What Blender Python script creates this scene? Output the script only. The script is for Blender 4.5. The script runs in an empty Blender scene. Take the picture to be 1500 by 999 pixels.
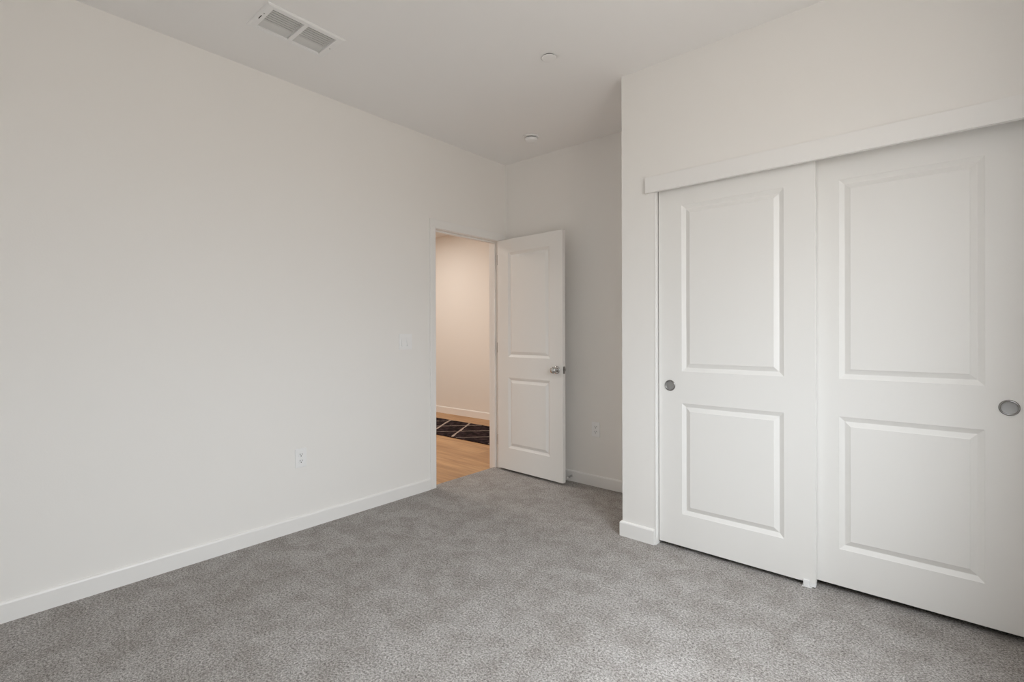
import bpy, bmesh, math, random
from mathutils import Vector, Matrix
random.seed(7)
S = bpy.context.scene
COL = S.collection
PI = math.pi

# ---------------------------------------------------------------- camera
YAW, PITCH, ROLL = 0.7122, -0.0023, -0.0029
FPX, CY, CAMH = 722.5, 489.23, 1.2148
c, s = math.cos(YAW), math.sin(YAW)
right = Vector((c, s, 0)); fwd = Vector((-s, c, 0)); up = Vector((0, 0, 1))
fw = fwd * math.cos(PITCH) + up * math.sin(PITCH)
u2 = up * math.cos(PITCH) - fwd * math.sin(PITCH)
r3 = right * math.cos(ROLL) + u2 * math.sin(ROLL)
u3 = u2 * math.cos(ROLL) - right * math.sin(ROLL)
cam_data = bpy.data.cameras.new('camera')
cam = bpy.data.objects.new('camera', cam_data); COL.objects.link(cam)
cam_data.sensor_width = 36.0
cam_data.lens = FPX / 1500 * 36.0
cam_data.shift_y = (CY - 499.5) / 1500
cam_data.clip_start = 0.02
mw = Matrix.Identity(4)
for i in range(3):
    mw[i][0], mw[i][1], mw[i][2] = r3[i], u3[i], -fw[i]
mw[2][3] = CAMH
cam.matrix_world = mw
S.camera = cam

# ---------------------------------------------------------------- colour management
S.view_settings.view_transform = 'Standard'
S.view_settings.look = 'None'
S.view_settings.gamma = 1.0
S.view_settings.use_curve_mapping = False
S.view_settings.exposure = 0.0
S.cycles.max_bounces = 14
S.cycles.diffuse_bounces = 10
S.cycles.glossy_bounces = 6
S.cycles.sample_clamp_indirect = 6.0
S.cycles.caustics_reflective = False
S.cycles.caustics_refractive = False

# room dimensions (metres), camera stands over the origin
XL = -2.987      # left wall face
XR = 0.45        # right wall face (window wall)
YB = 3.383       # rear wall of the alcove and the closet
YC = 2.667       # closet front face
XC = -1.4316     # outer corner of the closet
YF = -0.75       # wall behind the camera
CE = 2.743       # ceiling
WT = 0.115
DY0, DY1, DZ = 2.541, 3.282, 2.035        # door opening in the left wall
OX0, OX1, OZ = -1.222, 0.285, 2.080       # closet opening
HY = 5.08; HX0 = -7.6; HY0 = 1.2; HC = 2.71; HF = -0.02   # hall
WY0, WY1, WZ0, WZ1 = 0.55, 1.75, 0.82, 2.36              # window in the right wall

# ---------------------------------------------------------------- world: overcast sky over pale ground
SKY = 13.3
world = bpy.data.worlds.new('world'); S.world = world; world.use_nodes = True
nt = world.node_tree; nt.nodes.clear()
wo = nt.nodes.new('ShaderNodeOutputWorld'); bg = nt.nodes.new('ShaderNodeBackground')
tc = nt.nodes.new('ShaderNodeTexCoord'); sep = nt.nodes.new('ShaderNodeSeparateXYZ')
mr = nt.nodes.new('ShaderNodeMapRange'); cr = nt.nodes.new('ShaderNodeValToRGB')
mr.inputs['From Min'].default_value = -1; mr.inputs['From Max'].default_value = 1
nt.links.new(tc.outputs['Generated'], sep.inputs[0]); nt.links.new(sep.outputs['Z'], mr.inputs['Value'])
nt.links.new(mr.outputs[0], cr.inputs[0]); nt.links.new(cr.outputs[0], bg.inputs[0]); nt.links.new(bg.outputs[0], wo.inputs[0])
e = cr.color_ramp.elements
e[0].position = 0.0; e[0].color = (0.33, 0.31, 0.28, 1)
e[1].position = 1.0; e[1].color = (2.42, 2.55, 2.66, 1)
for pos, col in ((0.47, (0.40, 0.376, 0.345, 1)), (0.53, (0.57, 0.60, 0.63, 1)), (0.70, (1.08, 1.15, 1.2, 1))):
    k = e.new(pos); k.color = col
bg.inputs[1].default_value = SKY

portal = bpy.data.lights.new('window_portal', 'AREA'); portal.shape = 'RECTANGLE'
portal.size = WZ1 - WZ0; portal.size_y = WY1 - WY0
portal.cycles.is_portal = True
po = bpy.data.objects.new('window_portal', portal); COL.objects.link(po)
po.location = (XR + 0.05, (WY0 + WY1) / 2, (WZ0 + WZ1) / 2); po.rotation_euler = (0, PI / 2, 0)

# warm ceiling lamp of the hall outside the door, then an added fill light
def hall_area_light(x, y, power, size=0.16):
    l = bpy.data.lights.new('hall_light', 'AREA'); l.shape = 'DISK'; l.size = size
    l.energy = power; l.color = (1.0, 0.93, 0.855)
    o = bpy.data.objects.new('hall_light', l); COL.objects.link(o)
    o.location = (x, y, HC - 0.012)
hall_area_light(-5.6, 3.95, 15)
hall_area_light(-4.9, 2.7, 38, 0.5)  # unseen fill, added to brighten the open door and the carpet beside it

# ---------------------------------------------------------------- materials
def mat(name, col, rough=0.5, metal=0.0, bump=None, spec=0.5):
    m = bpy.data.materials.new(name); m.use_nodes = True
    b = m.node_tree.nodes['Principled BSDF']
    b.inputs['Base Color'].default_value = (*col, 1)
    b.inputs['Roughness'].default_value = rough
    b.inputs['Metallic'].default_value = metal
    b.inputs['Specular IOR Level'].default_value = spec
    if bump:
        sc, st, di = bump
        t = m.node_tree
        n = t.nodes.new('ShaderNodeTexNoise'); n.inputs['Scale'].default_value = sc; n.inputs['Detail'].default_value = 3
        tcn = t.nodes.new('ShaderNodeTexCoord'); bp = t.nodes.new('ShaderNodeBump')
        bp.inputs['Strength'].default_value = st; bp.inputs['Distance'].default_value = di
        t.links.new(tcn.outputs['Object'], n.inputs['Vector']); t.links.new(n.outputs['Fac'], bp.inputs['Height'])
        t.links.new(bp.outputs[0], b.inputs['Normal'])
    return m

M = {}
M['wall'] = mat('painted_wall', (0.845, 0.829, 0.806), 0.75, bump=(140, 0.10, 0.002), spec=0.25)
M['ceiling'] = mat('painted_ceiling', (0.88, 0.873, 0.868), 0.85, bump=(120, 0.08, 0.002), spec=0.2)
M['trim'] = mat('semi_gloss_trim', (0.84, 0.83, 0.815), 0.38)
M['door'] = mat('painted_door', (0.82, 0.81, 0.79), 0.42, bump=(220, 0.04, 0.001))
M['hall_wall'] = mat('hall_paint', (0.80, 0.775, 0.74), 0.75, spec=0.25)
M['plastic'] = mat('white_plastic', (0.86, 0.86, 0.86), 0.3)
M['slot_shade'] = mat('dark_slot_shade', (0.03, 0.03, 0.03), 0.6)  # near-black for slots, and for gap shade painted into the ceiling fittings
M['grey'] = mat('grey_enamel', (0.66, 0.66, 0.65), 0.5)
M['duct'] = mat('galvanised_duct', (0.10, 0.10, 0.10), 0.6)
M['nickel'] = mat('satin_nickel', (0.30, 0.29, 0.28), 0.28, 1.0)
M['brushed'] = mat('brushed_steel', (0.50, 0.50, 0.50), 0.42, 1.0)
M['chrome'] = mat('polished_chrome', (0.56, 0.555, 0.55), 0.10, 1.0)
M['pull'] = mat('dark_satin_nickel', (0.34, 0.335, 0.33), 0.2, 1.0)
M['cup'] = mat('brushed_pull_cup', (0.40, 0.40, 0.40), 0.5, 0.9)
M['rubber'] = mat('white_rubber', (0.75, 0.74, 0.72), 0.6)
M['closet_in'] = mat('closet_paint', (0.72, 0.70, 0.67), 0.8)

def carpet_material():
    m = bpy.data.materials.new('grey_carpet'); m.use_nodes = True
    t = m.node_tree; b = t.nodes['Principled BSDF']
    b.inputs['Roughness'].default_value = 1.0; b.inputs['Specular IOR Level'].default_value = 0.0
    b.inputs['Sheen Weight'].default_value = 0.12; b.inputs['Sheen Roughness'].default_value = 0.6
    tcn = t.nodes.new('ShaderNodeTexCoord')
    def noise(sc, det, rough=0.5, dist=0.0):
        n = t.nodes.new('ShaderNodeTexNoise'); n.inputs['Scale'].default_value = sc
        n.inputs['Detail'].default_value = det; n.inputs['Roughness'].default_value = rough
        n.inputs['Distortion'].default_value = dist
        t.links.new(tcn.outputs['Object'], n.inputs['Vector']); return n
    def ramp(src, a, ca, bb, cb):
        r = t.nodes.new('ShaderNodeValToRGB'); el = r.color_ramp.elements
        el[0].position = a; el[0].color = (*ca, 1); el[1].position = bb; el[1].color = (*cb, 1)
        t.links.new(src, r.inputs[0]); return r
    def mix(kind, a, bsock, f=1.0):
        x = t.nodes.new('ShaderNodeMix'); x.data_type = 'RGBA'; x.blend_type = kind
        x.inputs[0].default_value = f
        t.links.new(a, x.inputs[6]); t.links.new(bsock, x.inputs[7]); return x.outputs[2]
    n1 = noise(125, 3, 0.7, 0.4)     # tufts
    n2 = noise(330, 2, 0.6)            # yarn ends
    n3 = noise(7.5, 5, 0.68, 0.4)      # lay of the pile
    n4 = noise(1.6, 2, 0.5)
    r1 = ramp(n1.outputs['Fac'], 0.34, (0.215, 0.200, 0.188), 0.66, (0.81, 0.785, 0.762))
    r2 = ramp(n2.outputs['Fac'], 0.34, (0.52, 0.50, 0.49), 0.62, (1.0, 1.0, 1.0))
    r3_ = ramp(n3.outputs['Fac'], 0.38, (0.78, 0.76, 0.74), 0.62, (1.0, 1.0, 1.0))
    r4 = ramp(n4.outputs['Fac'], 0.35, (0.92, 0.915, 0.91), 0.65, (1.0, 1.0, 1.0))
    col = mix('MULTIPLY', mix('MULTIPLY', mix('MULTIPLY', r1.outputs[0], r2.outputs[0]), r3_.outputs[0]), r4.outputs[0])
    t.links.new(col, b.inputs['Base Color'])
    add = t.nodes.new('ShaderNodeMath'); add.operation = 'ADD'
    t.links.new(n1.outputs['Fac'], add.inputs[0]); t.links.new(n2.outputs['Fac'], add.inputs[1])
    bp = t.nodes.new('ShaderNodeBump'); bp.inputs['Strength'].default_value = 0.75; bp.inputs['Distance'].default_value = 0.006
    t.links.new(add.outputs[0], bp.inputs['Height']); t.links.new(bp.outputs[0], b.inputs['Normal'])
    return m
M['carpet'] = carpet_material()

def wood_material():
    m = bpy.data.materials.new('oak_plank_floor'); m.use_nodes = True
    t = m.node_tree; b = t.nodes['Principled BSDF']; b.inputs['Roughness'].default_value = 0.42
    tcn = t.nodes.new('ShaderNodeTexCoord')
    br = t.nodes.new('ShaderNodeTexBrick'); br.offset = 0.37
    br.inputs['Scale'].default_value = 1.0; br.inputs['Brick Width'].default_value = 1.5
    br.inputs['Row Height'].default_value = 0.18; br.inputs['Mortar Size'].default_value = 0.0016
    br.inputs['Color1'].default_value = (0.58, 0.35, 0.17, 1); br.inputs['Color2'].default_value = (0.46, 0.265, 0.12, 1)
    br.inputs['Mortar'].default_value = (0.26, 0.17, 0.10, 1)
    t.links.new(tcn.outputs['Object'], br.inputs['Vector'])
    mp = t.nodes.new('ShaderNodeMapping'); mp.inputs['Scale'].default_value = (1.2, 14, 1)
    n = t.nodes.new('ShaderNodeTexNoise'); n.inputs['Scale'].default_value = 1.5; n.inputs['Detail'].default_value = 5
    t.links.new(tcn.outputs['Object'], mp.inputs[0]); t.links.new(mp.outputs[0], n.inputs['Vector'])
    r = t.nodes.new('ShaderNodeValToRGB'); r.color_ramp.elements[0].position = 0.3; r.color_ramp.elements[1].position = 0.7
    r.color_ramp.elements[0].color = (0.62, 0.54, 0.46, 1); r.color_ramp.elements[1].color = (1, 1, 1, 1)
    t.links.new(n.outputs['Fac'], r.inputs[0])
    x = t.nodes.new('ShaderNodeMix'); x.data_type = 'RGBA'; x.blend_type = 'MULTIPLY'; x.inputs[0].default_value = 1
    t.links.new(br.outputs['Color'], x.inputs[6]); t.links.new(r.outputs[0], x.inputs[7])
    t.links.new(x.outputs[2], b.inputs['Base Color'])
    return m
M['wood'] = wood_material()

def rug_material(name, a, bcol, sc):
    m = bpy.data.materials.new(name); m.use_nodes = True
    t = m.node_tree; b = t.nodes['Principled BSDF']; b.inputs['Roughness'].default_value = 0.95
    b.inputs['Specular IOR Level'].default_value = 0.05
    tcn = t.nodes.new('ShaderNodeTexCoord'); n = t.nodes.new('ShaderNodeTexNoise')
    n.inputs['Scale'].default_value = sc; n.inputs['Detail'].default_value = 4
    r = t.nodes.new('ShaderNodeValToRGB'); r.color_ramp.elements[0].position = 0.45; r.color_ramp.elements[1].position = 0.72
    r.color_ramp.elements[0].color = (*a, 1); r.color_ramp.elements[1].color = (*bcol, 1)
    t.links.new(tcn.outputs['Object'], n.inputs['Vector']); t.links.new(n.outputs['Fac'], r.inputs[0])
    t.links.new(r.outputs[0], b.inputs['Base Color'])
    bp = t.nodes.new('ShaderNodeBump'); bp.inputs['Strength'].default_value = 0.6; bp.inputs['Distance'].default_value = 0.004
    t.links.new(n.outputs['Fac'], bp.inputs['Height']); t.links.new(bp.outputs[0], b.inputs['Normal'])
    return m
M['rug'] = rug_material('dark_rug_pile', (0.013, 0.008, 0.009), (0.070, 0.045, 0.048), 16)
M['rug_line'] = rug_material('cream_rug_pile', (0.36, 0.29, 0.25), (0.55, 0.46, 0.40), 40)

def glass_material():
    m = bpy.data.materials.new('window_glass'); m.use_nodes = True
    t = m.node_tree; t.nodes.clear()
    o = t.nodes.new('ShaderNodeOutputMaterial'); mx = t.nodes.new('ShaderNodeMixShader')
    tr = t.nodes.new('ShaderNodeBsdfTransparent'); gl = t.nodes.new('ShaderNodeBsdfGlossy'); gl.inputs['Roughness'].default_value = 0.02
    mx.inputs[0].default_value = 0.05
    t.links.new(tr.outputs[0], mx.inputs[1]); t.links.new(gl.outputs[0], mx.inputs[2])
    t.links.new(mx.outputs[0], o.inputs[0]); return m
M['glass'] = glass_material()

# ---------------------------------------------------------------- mesh helpers
def add_box(bm, x0, x1, y0, y1, z0, z1, mi=0, M4=None):
    P = [Vector(p) for p in ((x0,y0,z0),(x1,y0,z0),(x1,y1,z0),(x0,y1,z0),(x0,y0,z1),(x1,y0,z1),(x1,y1,z1),(x0,y1,z1))]
    if M4 is not None: P = [M4 @ p for p in P]
    v = [bm.verts.new(p) for p in P]
    for f in ((3,2,1,0),(4,5,6,7),(0,1,5,4),(1,2,6,5),(2,3,7,6),(3,0,4,7)):
        bm.faces.new([v[i] for i in f]).material_index = mi

def add_lathe(bm, prof, M4=None, n=40, cap=True, mi=0, smooth=True):
    """prof: list of (radius, height) turned about local z"""
    M4 = M4 or Matrix.Identity(4)
    rings = []
    for r, h in prof:
        if r < 1e-6: rings.append([bm.verts.new(M4 @ Vector((0, 0, h)))])
        else: rings.append([bm.verts.new(M4 @ Vector((r*math.cos(2*PI*i/n), r*math.sin(2*PI*i/n), h))) for i in range(n)])
    for a, b in zip(rings, rings[1:]):
        for i in range(n):
            j = (i+1) % n
            if len(a) == 1 and len(b) == 1: continue
            if len(a) == 1: f = bm.faces.new((a[0], b[i], b[j]))
            elif len(b) == 1: f = bm.faces.new((a[i], a[j], b[0]))
            else: f = bm.faces.new((a[i], a[j], b[j], b[i]))
            f.smooth = smooth; f.material_index = mi
    if cap:
        for R in (rings[0], rings[-1]):
            if len(R) > 1: bm.faces.new(R).material_index = mi

def obj(name, bm, mats, parent=None, bevel=None, loc=None, seg=2, fix=True):
    if fix: bmesh.ops.recalc_face_normals(bm, faces=bm.faces)
    me = bpy.data.meshes.new(name); bm.to_mesh(me); bm.free()
    for k in (mats if isinstance(mats, (list, tuple)) else [mats]): me.materials.append(M[k])
    o = bpy.data.objects.new(name, me); COL.objects.link(o)
    if parent: o.parent = parent
    if loc: o.location = loc
    if bevel:
        b = o.modifiers.new('bevel', 'BEVEL'); b.width = bevel; b.segments = seg
        b.limit_method = 'ANGLE'; b.angle_limit = math.radians(50)
    return o

def tag(o, label=None, cat=None, group=None, kind=None):
    if label: o['label'] = label
    if cat: o['category'] = cat
    if group: o['group'] = group
    if kind: o['kind'] = kind
    return o

def empty(name, loc=(0,0,0), rz=0):
    o = bpy.data.objects.new(name, None); COL.objects.link(o)
    o.empty_display_size = 0.1
    o.location = loc; o.rotation_euler = (0, 0, rz); return o

def boxes(name, bl, m, label=None, cat=None, bevel=None, kind='structure', parent=None):
    bm = bmesh.new()
    for b in bl: add_box(bm, *b)
    o = obj(name, bm, m, parent, bevel)
    if not parent: tag(o, label, cat, kind=kind)
    return o

# ---------------------------------------------------------------- room shell
boxes('floor', [(XL-0.055, XR, YF, DY0, -0.12, 0), (XL-0.055, XR, DY0, DY1, -0.12, 0), (XL-0.055, XR, DY1, YB, -0.12, 0)], 'carpet',
      'grey cut pile carpet covering the bedroom floor', 'carpet')
boxes('floor_hall', [(HX0, XL-0.055, HY0, HY, -0.12, HF)], 'wood', 'honey oak plank floor of the hall beyond the open door', 'wood floor')
boxes('wall_left', [(XL-WT, XL, YF-WT, DY0-0.018, -0.12, CE), (XL-WT, XL, DY1+0.018, HY, -0.12, CE), (XL-WT, XL, DY0-0.018, DY1+0.018, DZ+0.018, CE)], 'wall',
      'long warm white bedroom wall at left, with the doorway', 'wall')
boxes('wall_back', [(XL, XR+WT, YB, YB+WT, -0.12, CE)], 'wall', 'shaded warm white wall behind the open door', 'wall')
boxes('wall_closet', [(XC, OX0, YC, YC+WT, -0.0, CE), (OX1, XR, YC, YC+WT, 0, CE), (OX0, OX1, YC, YC+WT, OZ, CE),
                      (XC, XC+WT, YC+WT, YB, 0, CE)], 'wall', 'bright warm white wall around the sliding closet doors', 'wall')
boxes('wall_right', [(XR, XR+WT, YF-WT, WY0, -0.12, CE), (XR, XR+WT, WY1, YB, -0.12, CE), (XR, XR+WT, WY0, WY1, -0.12, WZ0), (XR, XR+WT, WY0, WY1, WZ1, CE)],
      'wall', 'warm white bedroom wall with the window, right of the view', 'wall')
boxes('wall_rear', [(XL, XR, YF-WT, YF, -0.12, CE)], 'wall', 'plain bedroom wall behind the viewpoint', 'wall')
# hall shell
boxes('wall_hall', [(HX0-WT, XL-WT, HY, HY+WT, -0.12, CE)], 'hall_wall', 'warmly lit hall wall seen through the doorway', 'wall')
boxes('wall_hall_end', [(HX0-WT, HX0, HY0-WT, HY, -0.12, CE)], 'hall_wall', 'far end wall of the hall', 'wall')
boxes('wall_hall_side', [(HX0, XL-WT, HY0-WT, HY0, -0.12, CE)], 'hall_wall', 'near side wall of the hall', 'wall')
boxes('ceiling_hall', [(HX0-WT, XL-WT, HY0-WT, HY+WT, HC, CE+0.1)], 'ceiling', 'hall ceiling glimpsed over the doorway', 'ceiling')

# ceiling with the duct opening cut through it
VX0, VX1, VY0, VY1 = -2.553, -2.365, 1.028, 1.352
boxes('ceiling', [(XL-WT+0.001, VX0, YF-WT, YB+WT, CE, CE+0.1), (VX1, XR+WT, YF-WT, YB+WT, CE, CE+0.1),
                  (VX0, VX1, YF-WT, VY0, CE, CE+0.1), (VX0, VX1, VY1, YB+WT, CE, CE+0.1)], 'ceiling', 'smooth warm grey white bedroom ceiling', 'ceiling')

# ---------------------------------------------------------------- baseboards
BH, BT = 0.088, 0.013
def base_run(name, p, q, nrm, label, h=BH, z0=0.0, ext=(0, 0), th=BT):
    """extrude a baseboard profile from p to q; nrm points into the room"""
    p, q, nrm = Vector(p), Vector(q), Vector(nrm)
    prof = [(0, z0), (th, z0), (th, z0+h-0.010), (th*0.80, z0+h-0.004), (th*0.45, z0+h), (0, z0+h)]
    d = (q-p).normalized()
    bm = bmesh.new(); rings = []
    for base, e0 in ((p, -ext[0]), (q, ext[1])):
        rings.append([bm.verts.new(base + nrm*a + Vector((0, 0, z)) + d*e0*(a/th)) for a, z in prof])
    n = len(prof)
    for i in range(n):
        j = (i+1) % n; bm.faces.new((rings[0][i], rings[0][j], rings[1][j], rings[1][i]))
    bm.faces.new(rings[0]); bm.faces.new(rings[1])
    return tag(obj(name, bm, 'trim'), label, 'baseboard', kind='structure')
base_run('baseboard_left', (XL, YF, 0), (XL, 2.478, 0), (1, 0, 0), 'long white baseboard along the left wall')
base_run('baseboard_back', (XL, YB, 0), (XC, YB, 0), (0, -1, 0), 'white baseboard of the shaded wall behind the open door', z0=0.0)
base_run('baseboard_closet_side', (XC, YC, 0), (XC, YB-BT, 0), (-1, 0, 0), 'short baseboard on the side of the closet return', ext=(BT, 0))
base_run('baseboard_closet', (XC, YC, 0), (-1.2265, YC, 0), (0, -1, 0), 'short white baseboard wrapping the closet corner', ext=(BT, 0))
base_run('baseboard_closet_end', (OX1+0.012, YC, 0), (XR, YC, 0), (0, -1, 0), 'baseboard right of the closet doors')
base_run('baseboard_right', (XR, YF, 0), (XR, YC-BT, 0), (-1, 0, 0), 'baseboard under the window')
base_run('baseboard_rear', (XL+BT, YF, 0), (XR-BT, YF, 0), (0, 1, 0), 'baseboard behind the viewpoint')
base_run('baseboard_hall', (HX0, HY, 0), (XL-WT, HY, 0), (0, -1, 0), 'white baseboard of the hall wall beyond the doorway', h=0.10, z0=HF)
base_run('baseboard_hall_side', (XL-WT, DY1+0.065, 0), (XL-WT, HY-BT, 0), (-1, 0, 0), 'baseboard on the hall side of the door wall', h=0.10, z0=HF)

# ---------------------------------------------------------------- room door: frame
CW = 0.060
bm = bmesh.new()
J = 0.018
# jamb lining
add_box(bm, XL-WT-0.002, XL+0.002, DY0-J+0.0005, DY0, HF, DZ+J-0.0005)
add_box(bm, XL-WT-0.002, XL+0.002, DY1, DY1+J-0.0005, HF, DZ+J-0.0005)
add_box(bm, XL-WT-0.0015, XL+0.0015, DY0, DY1, DZ, DZ+J-0.0005)
jm = obj('trim_1', bm, 'trim', bevel=0.0012)
tag(jm, 'white painted door frame around the doorway in the left wall', 'door frame', kind='structure')
# casings, room side and hall side, each a part
def casing(x0, x1):
    for nm, b in (('casing', (x0, x1, DY0-CW, DY0-0.005, HF if x0 < XL-0.05 else 0, DZ+0.004)),
                  ('casing', (x0, x1, DY1+0.004, DY1+CW, HF if x0 < XL-0.05 else 0, DZ+0.004)),
                  ('head_casing', (x0, x1, DY0-CW, DY1+CW, DZ+0.004, DZ+0.072))):
        bm = bmesh.new(); add_box(bm, *b); obj(nm, bm, 'trim', jm, bevel=0.003)
casing(XL-0.001, XL+0.012)
casing(XL-WT-0.012, XL-WT+0.001)
# door stop strip
bm = bmesh.new()
sx0, sx1 = XL-0.075, XL-0.040
add_box(bm, sx0, sx1, DY0-0.001, DY0+0.010, HF, DZ)
add_box(bm, sx0, sx1, DY1-0.012, DY1+0.001, HF, DZ)
add_box(bm, sx0, sx1, DY0+0.009, DY1-0.011, DZ-0.012, DZ+0.001)
obj('stop_strip', bm, 'trim', jm, bevel=0.002)

# ---------------------------------------------------------------- panelled door slabs
PROF = [(0, 0), (0.002, -0.0016), (0.0205, -0.0105), (0.0225, -0.0105), (0.0425, -0.0018), (0.0440, 0.0)]
def slab(W, H, T, panels):
    """door slab: x 0..W, y 0..T (face at y=0 looks to -y), z 0..H, two moulded panels on both faces"""
    bm = bmesh.new()
    px0, px1 = panels[0][0], panels[0][1]
    xs = [0, px0, px1, W]
    zs = [0] + [z for p in sorted(panels, key=lambda p: p[2]) for z in (p[2], p[3])] + [H]
    def face_side(y, sgn):
        grid = {}
        for i, x in enumerate(xs):
            for k, z in enumerate(zs): grid[i, k] = bm.verts.new((x, y, z))
        for i in range(3):
            for k in range(len(zs)-1):
                q = [grid[i, k], grid[i+1, k], grid[i+1, k+1], grid[i, k+1]]
                if i == 1 and k % 2 == 1:
                    prev = q
                    x0, x1, z0, z1 = xs[1], xs[2], zs[k], zs[k+1]
                    for ins, dep in PROF[1:]:
                        yy = y + sgn*dep
                        nx = [bm.verts.new(p) for p in ((x0+ins, yy, z0+ins), (x1-ins, yy, z0+ins), (x1-ins, yy, z1-ins), (x0+ins, yy, z1-ins))]
                        for a in range(4):
                            b = (a+1) % 4; bm.faces.new((prev[a], prev[b], nx[b], nx[a]))
                        prev = nx
                    bm.faces.new(prev)
                else: bm.faces.new(q)
        return grid
    A = face_side(0, -1); B = face_side(T, 1)
    nz = len(zs)-1
    for i in range(3):
        bm.faces.new((A[i, 0], A[i+1, 0], B[i+1, 0], B[i, 0])); bm.faces.new((A[i, nz], A[i+1, nz], B[i+1, nz], B[i, nz]))
    for k in range(nz):
        bm.faces.new((A[0, k], A[0, k+1], B[0, k+1], B[0, k])); bm.faces.new((A[3, k], A[3, k+1], B[3, k+1], B[3, k]))
    return bm

# --- room door, hinged at the far jamb and standing open almost square to the wall
DW, DH, DT = 0.724, 2.013, 0.035
ang = math.radians(-2.3)
hinge = (XL+0.016, DY1-0.037, 0.020)
d1 = empty('door_1', hinge, ang)
tag(d1, 'white two panel room door standing open against the alcove', 'door', kind='structure')
bm = slab(DW, DH, DT, [(0.130, DW-0.130, 0.190, 0.805), (0.130, DW-0.130, 0.985, 1.895)])
obj('door_slab', bm, 'door', d1, bevel=0.0015)
# knob on both faces
def knob(parent, x, z, y, sgn):
    R = Matrix.Translation((x, y, z)) @ Matrix.Rotation(PI/2*sgn, 4, 'X')
    bm = bmesh.new()
    add_lathe(bm, [(0, 0.0), (0.0325, 0.0), (0.0325, 0.003), (0.030, 0.007), (0.022, 0.009), (0.014, 0.010), (0, 0.010)], R, cap=False)
    rs = obj('rosette', bm, 'chrome')
    bm = bmesh.new()
    add_lathe(bm, [(0, 0.008), (0.012, 0.009), (0.0105, 0.020), (0.011, 0.028), (0.018, 0.032), (0.0255, 0.040), (0.0275, 0.048),
                   (0.0255, 0.056), (0.019, 0.062), (0.010, 0.0655), (0, 0.066)], R, cap=False)
    kb = obj('door_knob', bm, 'chrome', parent)
    rs.parent = kb
    kb['label'] = 'polished metal door knob'
knob(d1, DW-0.060, 0.897, 0.0, 1)
knob(d1, DW-0.060, 0.897, DT, -1)
bm = bmesh.new()
add_box(bm, DW-0.001, DW+0.0012, 0.005, 0.030, 0.868, 0.926)
lp = obj('latch_plate', bm, 'nickel', d1, bevel=0.0005)
bm = bmesh.new()
add_box(bm, DW, DW+0.011, 0.010, 0.025, 0.888, 0.906)
obj('latch_bolt', bm, 'nickel', lp, bevel=0.002)
for z in (0.20, 1.02, 1.80):
    bm = bmesh.new()
    add_lathe(bm, [(0.0055, 0), (0.0055, 0.089)], Matrix.Translation((-0.008, DT+0.003, z)), n=16)
    add_box(bm, -0.008, -0.0005, 0.004, DT+0.003, z, z+0.089)
    hg = obj('hinge', bm, 'nickel', d1)
    bm = bmesh.new()
    add_lathe(bm, [(0.0065, 0), (0.0065, 0.003), (0, 0.006)], Matrix.Translation((-0.008, DT+0.003, z+0.089)), n=16)
    obj('hinge_pin', bm, 'nickel', hg)

# ---------------------------------------------------------------- closet
# jamb lining, header
boxes('trim_2', [(OX0-0.0005, OX0+0.003, YC-0.003, YC+WT, 0, OZ), (OX1-0.003, OX1+0.0005, YC-0.003, YC+WT, 0, OZ)], 'trim',
      'narrow white jamb edging the closet opening', 'closet jamb', bevel=0.001)
boxes('trim_3', [(-1.274, OX1+0.058, YC-0.020, YC+0.0005, 2.013, 2.103)], 'trim',
      'long white header board across the top of the closet doors', 'closet header', bevel=0.0015)
# track above the doors and the closet inside
boxes('trim_4', [(OX0+0.004, OX1-0.004, YC+0.024, YC+0.112, 2.066, OZ)], 'grey', 'metal track hidden behind the closet header', 'closet track')
def closet_door(name, x0, W, y, z0, label, pull_x):
    t = empty(name, (x0, y, z0))
    tag(t, label, 'sliding door', kind='structure')
    H = 2.062 - z0
    bm = slab(W, H, 0.034, [(0.134, W-0.134, 0.202-z0, 0.820-z0), (0.134, W-0.134, 0.997-z0, 1.922-z0)])
    obj('door_slab', bm, 'door', t, bevel=0.001)
    R = Matrix.Translation((pull_x, 0, 0.915-z0)) @ Matrix.Rotation(PI/2, 4, 'X')
    bm = bmesh.new()
    add_lathe(bm, [(0.0240, 0.0004), (0.0246, 0.0030), (0.0262, 0.0046), (0.0285, 0.0042), (0.0305, 0.0024), (0.0312, 0.0)], R, cap=False, n=48)
    rim = obj('finger_pull', bm, 'pull', t)
    rim['label'] = 'round metal finger pull'
    bm = bmesh.new()
    add_lathe(bm, [(0, 0.0006), (0.019, 0.0007), (0.0225, 0.0011), (0.0243, 0.0022)], R, cap=False, n=48)
    obj('pull_cup', bm, 'cup', rim)
    return t
closet_door('door_2', -1.2135, 0.7765, YC+0.030, 0.022, 'left sliding closet door, white with two moulded panels, in front', 0.0655)
closet_door('door_3', -0.483, 0.760, YC+0.070, 0.030, 'right sliding closet door, white two panel, running behind the other', 0.695)
# floor guide
g = empty('door_guide', (-0.474, YC+0.047, 0))
tag(g, 'small white plastic floor guide under the meeting closet doors', 'door guide')
bm = bmesh.new(); add_box(bm, -0.020, 0.022, -0.024, 0.062, 0.0, 0.004); obj('base_plate', bm, 'plastic', g, bevel=0.001)
bm = bmesh.new(); add_box(bm, -0.014, 0.012, -0.027, -0.019, 0.0, 0.036); obj('guide_fin', bm, 'plastic', g, bevel=0.002)
bm = bmesh.new(); add_box(bm, 0.0125, 0.036, -0.0185, 0.018, 0.006, 0.0215); obj('guide_tab', bm, 'plastic', g, bevel=0.001)

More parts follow.
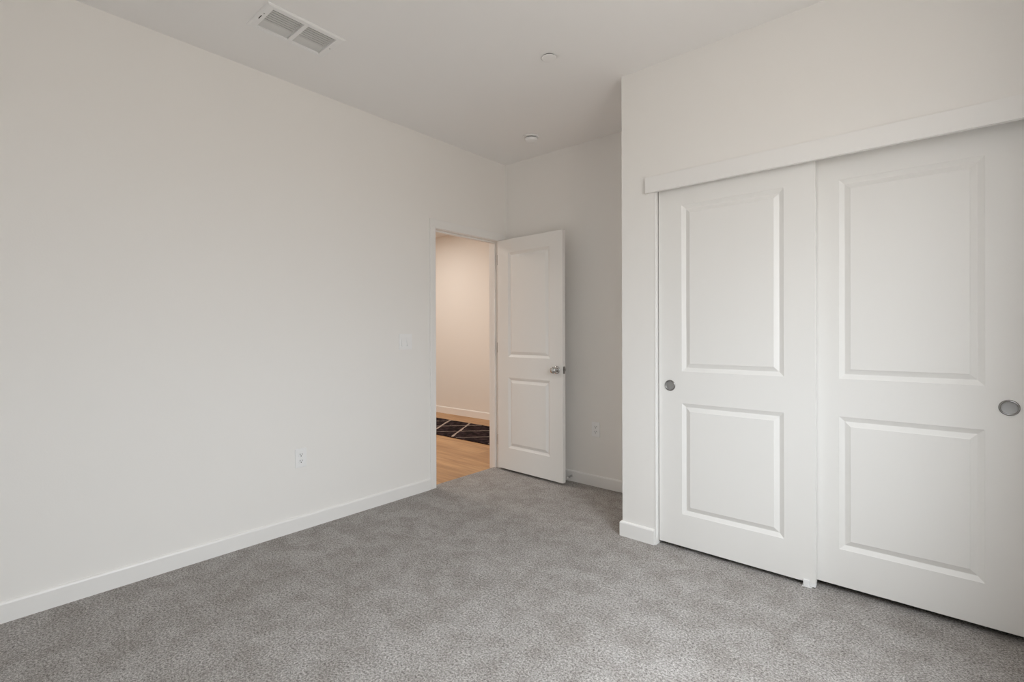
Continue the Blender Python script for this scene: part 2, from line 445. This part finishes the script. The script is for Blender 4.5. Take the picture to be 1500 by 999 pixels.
# ---------------------------------------------------------------- outlets and switch
def outlet(loc, rz, label):
    """cover plate in local xz, facing -y"""
    t = empty('wall_outlet', loc, rz); tag(t, label, 'outlet')
    bm = bmesh.new(); add_box(bm, -0.036, 0.036, -0.006, 0, -0.0585, 0.0585)
    pl = obj('cover_plate', bm, 'plastic', t, bevel=0.0025)
    bm = bmesh.new(); add_lathe(bm, [(0, 0), (0.0032, 0), (0.0032, 0.0012), (0, 0.0018)], Matrix.Translation((0, -0.006, 0)) @ Matrix.Rotation(PI/2, 4, 'X'), n=16, cap=False)
    obj('screw', bm, 'plastic', pl)
    for z in (-0.0195, 0.0195):
        bm = bmesh.new()
        # rounded socket face with flattened top and bottom
        pts = []
        for i in range(40):
            a = 2*PI*i/40
            pts.append((0.0172*math.cos(a), max(-0.0142, min(0.0142, 0.0172*math.sin(a)))))
        lo = [bm.verts.new((x, -0.0055, z+zz)) for x, zz in pts]; hi = [bm.verts.new((x*0.97, -0.0085, z+zz*0.97)) for x, zz in pts]
        for i in range(40): bm.faces.new((lo[i], lo[(i+1) % 40], hi[(i+1) % 40], hi[i]))
        bm.faces.new(hi)
        rc = obj('receptacle', bm, 'plastic', t)
        bm = bmesh.new()
        add_box(bm, -0.0078, -0.0050, -0.0090, -0.0080, z-0.0010, z+0.0080)
        add_box(bm, 0.0050, 0.0078, -0.0090, -0.0080, z-0.0000, z+0.0075)
        add_lathe(bm, [(0, 0.0080), (0.0030, 0.0080), (0.0030, 0.0090), (0, 0.0090)], Matrix.Translation((0, 0, z-0.0072)) @ Matrix.Rotation(PI/2, 4, 'X'), n=16, cap=False)
        obj('slots', bm, 'slot_shade', rc)
    return t
outlet((XL, 1.453, 0.4455), PI/2, 'white double outlet low on the left wall, beside the long baseboard')
outlet((-2.046, YB, 0.450), 0, 'white double outlet on the shaded wall behind the open door')

t = empty('light_switch', (XL, 2.250, 1.152), PI/2)
tag(t, 'white double rocker light switch beside the doorway', 'light switch')
bm = bmesh.new(); add_box(bm, -0.0575, 0.0575, -0.006, 0, -0.0585, 0.0585); obj('cover_plate', bm, 'plastic', t, bevel=0.0025)
for x in (-0.023, 0.023):
    bm = bmesh.new()
    vs = [(-0.0165, -0.0060, -0.033), (0.0165, -0.0060, -0.033), (0.0165, -0.0165, -0.033), (-0.0165, -0.0165, -0.033),
          (-0.0165, -0.0060, 0.033), (0.0165, -0.0060, 0.033), (0.0165, -0.0072, 0.033), (-0.0165, -0.0072, 0.033)]
    v = [bm.verts.new((x+a, b, cc)) for a, b, cc in vs]
    for f in ((3,2,1,0),(4,5,6,7),(0,1,5,4),(1,2,6,5),(2,3,7,6),(3,0,4,7)): bm.faces.new([v[i] for i in f])
    obj('rocker', bm, 'plastic', t, bevel=0.0008)

# ---------------------------------------------------------------- ceiling register
vx0, vx1, vy0, vy1 = -2.582, -2.330, 0.990, 1.385
vc = ((vx0+vx1)/2, (vy0+vy1)/2)
t = empty('ceiling_vent', (vc[0], vc[1], CE))
tag(t, 'rectangular white metal air vent with grey slats in the ceiling', 'air vent')
def fr(ix, iy, z): return [(-ix, -iy, z), (ix, -iy, z), (ix, iy, z), (-ix, iy, z)]
ox, oy = (vx1-vx0)/2, (vy1-vy0)/2
ix, iy = (VX1-VX0)/2 - 0.002, (VY1-VY0)/2 - 0.002
bm = bmesh.new()
rings = [[bm.verts.new(p) for p in fr(a, b, z)] for a, b, z in
         ((ox, oy, 0), (ox, oy, -0.003), (ox-0.008, oy-0.008, -0.008), (ix+0.002, iy+0.002, -0.008), (ix, iy, -0.006), (ix, iy, 0.02), (ix+0.001, iy+0.001, 0.02))]
for a, b in zip(rings, rings[1:]):
    for i in range(4): bm.faces.new((a[i], a[(i+1) % 4], b[(i+1) % 4], b[i]))
fo = obj('frame', bm, 'plastic', t)
bm = bmesh.new(); add_box(bm, -ix, ix, -0.010, 0.010, -0.0078, 0.012); obj('mullion', bm, 'plastic', t, bevel=0.001)
NS = 10
for half in (0, 1):
    y0, y1 = (-iy, -0.010) if half == 0 else (0.010, iy)
    for k in range(NS):
        xx = -ix + (k+0.5)*2*ix/NS
        bm = bmesh.new()
        add_box(bm, -0.0095, 0.0095, y0, y1, -0.0006, 0.0006, 0, Matrix.Translation((xx, 0, 0.0035)) @ Matrix.Rotation(math.radians(-20 if k < 3 else 8), 4, 'Y'))
        obj('slat', bm, 'grey', t)
bm = bmesh.new(); 
add_box(bm, -ix-0.001, ix+0.001, -iy-0.001, -iy, 0.016, 0.16); add_box(bm, -ix-0.001, ix+0.001, iy, iy+0.001, 0.016, 0.16)
add_box(bm, -ix-0.001, -ix, -iy, iy, 0.016, 0.16); add_box(bm, ix, ix+0.001, -iy, iy, 0.016, 0.16); add_box(bm, -ix, ix, -iy, iy, 0.16, 0.162)
obj('duct', bm, 'duct', t)
bm = bmesh.new(); add_box(bm, -0.022, 0.012, -iy-0.0225, -iy-0.0185, -0.0088, -0.0070); lv = obj('lever_slot', bm, 'slot_shade', fo)
for sx, sy in ((-0.002, iy+0.017), (0.036, -iy-0.018)):
    bm = bmesh.new(); add_lathe(bm, [(0, -0.0094), (0.0032, -0.0092), (0.0036, -0.0078), (0, -0.0078)], Matrix.Translation((sx, sy, 0)), n=16, cap=False)
    obj('screw', bm, 'brushed', fo)

# ---------------------------------------------------------------- round ceiling fittings
t = empty('sprinkler_cover', (-1.628, 2.206, CE))
tag(t, 'flat round white cover plate near the middle of the ceiling', 'sprinkler cover')
bm = bmesh.new(); add_lathe(bm, [(0, -0.0095), (0.036, -0.0095), (0.0400, -0.0088), (0.0415, -0.0076), (0.0405, -0.0068), (0, -0.0068)], n=56, cap=False)
obj('cover_plate', bm, 'ceiling', t)
bm = bmesh.new(); add_lathe(bm, [(0, 0), (0.034, 0), (0.034, -0.007), (0, -0.007)], n=40, cap=False)
obj('shade_stem', bm, 'slot_shade', t)  # near-black stem paints the shadow in the gap above the plate

t = empty('smoke_detector', (-2.395, 3.010, CE))
tag(t, 'small round white smoke detector on the ceiling above the open door', 'smoke detector')
bm = bmesh.new(); add_lathe(bm, [(0, 0), (0.062, 0), (0.062, -0.007), (0.059, -0.010), (0.048, -0.010), (0, -0.010)], n=56, cap=False)
obj('mounting_base', bm, 'plastic', t)
bm = bmesh.new(); add_lathe(bm, [(0, -0.016), (0.044, -0.016), (0.0485, -0.0175), (0.050, -0.024), (0.047, -0.034), (0.040, -0.038), (0, -0.039)], n=56, cap=False)
obj('sensor_cap', bm, 'plastic', t)
bm = bmesh.new(); add_lathe(bm, [(0, -0.0095), (0.041, -0.0095), (0.041, -0.0165), (0, -0.0165)], n=40, cap=False)
obj('shade_neck', bm, 'slot_shade', t)  # near-black neck paints the shade between base and cap

# ---------------------------------------------------------------- door stop on the baseboard behind the door
t = empty('door_stop', (-2.262, YB-BT, 0.048))
tag(t, 'small spring door stop on the baseboard behind the open door', 'door stop')
R = Matrix.Rotation(PI/2, 4, 'X')
bm = bmesh.new(); add_lathe(bm, [(0, -0.001), (0.011, -0.001), (0.011, 0.004), (0.006, 0.008), (0, 0.008)], R, n=24, cap=False); obj('base', bm, 'rubber', t)
bm = bmesh.new()
path = []
turns, n = 12, 12*14
for i in range(n+1):
    a = 2*PI*turns*i/n; path.append(Vector((0.0055*math.cos(a), -0.006-0.062*i/n, 0.0055*math.sin(a) - 0.006*(i/n)**2)))
prev = None
for i, p in enumerate(path):
    d = (path[min(i+1, n)]-path[max(i-1, 0)]).normalized(); u = d.cross(Vector((0, 1, 0.01))).normalized(); w = d.cross(u)
    ring = [bm.verts.new(p + (u*math.cos(2*PI*k/6)+w*math.sin(2*PI*k/6))*0.0013) for k in range(6)]
    if prev:
        for k in range(6): bm.faces.new((prev[k], prev[(k+1) % 6], ring[(k+1) % 6], ring[k])).smooth = True
    prev = ring
obj('spring', bm, 'brushed', t)
bm = bmesh.new(); add_lathe(bm, [(0, 0.064), (0.0075, 0.064), (0.0085, 0.072), (0.0070, 0.080), (0, 0.081)], Matrix.Translation((0, 0, -0.006)) @ R, n=24, cap=False)
obj('tip', bm, 'rubber', t)

# ---------------------------------------------------------------- hall runner rug
RX0, RX1, RY0, RY1 = -6.9, -3.55, 3.935, 4.700
bm = bmesh.new()
add_box(bm, RX0, RX1, RY0, RY1, HF, HF+0.009)
def strip(a, b, w):
    a, b = Vector((*a, 0)), Vector((*b, 0))
    # clip to the rug by parameter
    t0, t1 = 0.0, 1.0
    d = b-a
    for ax, lo, hi in ((0, RX0+0.01, RX1-0.01), (1, RY0+0.012, RY1-0.012)):
        if abs(d[ax]) < 1e-9: continue
        u0, u1 = sorted(((lo-a[ax])/d[ax], (hi-a[ax])/d[ax])); t0, t1 = max(t0, u0), min(t1, u1)
    if t1 <= t0: return
    n = max(3, int((t1-t0)*d.length/0.06)); side = Vector((-d.y, d.x, 0)).normalized()
    prev = None
    for i in range(n+1):
        p = a + d*(t0+(t1-t0)*i/n) + side*random.uniform(-0.004, 0.004)
        ww = w*random.uniform(0.6, 1.25)
        q = [bm.verts.new((p + side*sg*ww/2)[:2] + (HF+0.0098,)) for sg in (-1, 1)]
        if prev: bm.faces.new((prev[0], prev[1], q[1], q[0])).material_index = 1
        prev = q
# lattice of cream lines: one steep family and one shallow family
for k in range(-1, 3):
    for x in (-4.60 - 1.42*k, -4.99 - 1.42*k):
        strip((x+0.62, 4.35-1.0), (x-0.62, 4.35+1.0), 0.030)
for k in range(-3, 6):
    x = -4.40 - 0.52*k
    strip((x-1.0, 4.35-1.0), (x+1.0, 4.35+1.0), 0.017)
o = obj('runner_rug', bm, ['rug', 'rug_line'], fix=False)
tag(o, 'dark brown runner rug with thin cream lines on the hall floor', 'rug')

# ---------------------------------------------------------------- window (right wall, lights the room)
bm = bmesh.new()
fx0, fx1 = XR+0.055, XR+0.100; b = 0.05
for bb in ((fx0, fx1, WY0, WY1, WZ0, WZ0+b), (fx0, fx1, WY0, WY1, WZ1-b, WZ1), (fx0, fx1, WY0, WY0+b, WZ0+b, WZ1-b), (fx0, fx1, WY1-b, WY1, WZ0+b, WZ1-b),
           (fx0, fx1, (WY0+WY1)/2-0.025, (WY0+WY1)/2+0.025, WZ0+b, WZ1-b)): add_box(bm, *bb)
win = tag(obj('window_1', bm, 'plastic', bevel=0.002), 'white framed bedroom window', 'window', kind='structure')
bm = bmesh.new(); add_box(bm, fx0+0.02, fx0+0.024, WY0+b, WY1-b, WZ0+b, WZ1-b); obj('pane', bm, 'glass', win)
boxes('trim_5', [(XR-0.03, XR+0.055, WY0-0.03, WY1+0.03, WZ0-0.02, WZ0)], 'trim', 'white window sill', 'window sill', bevel=0.003)
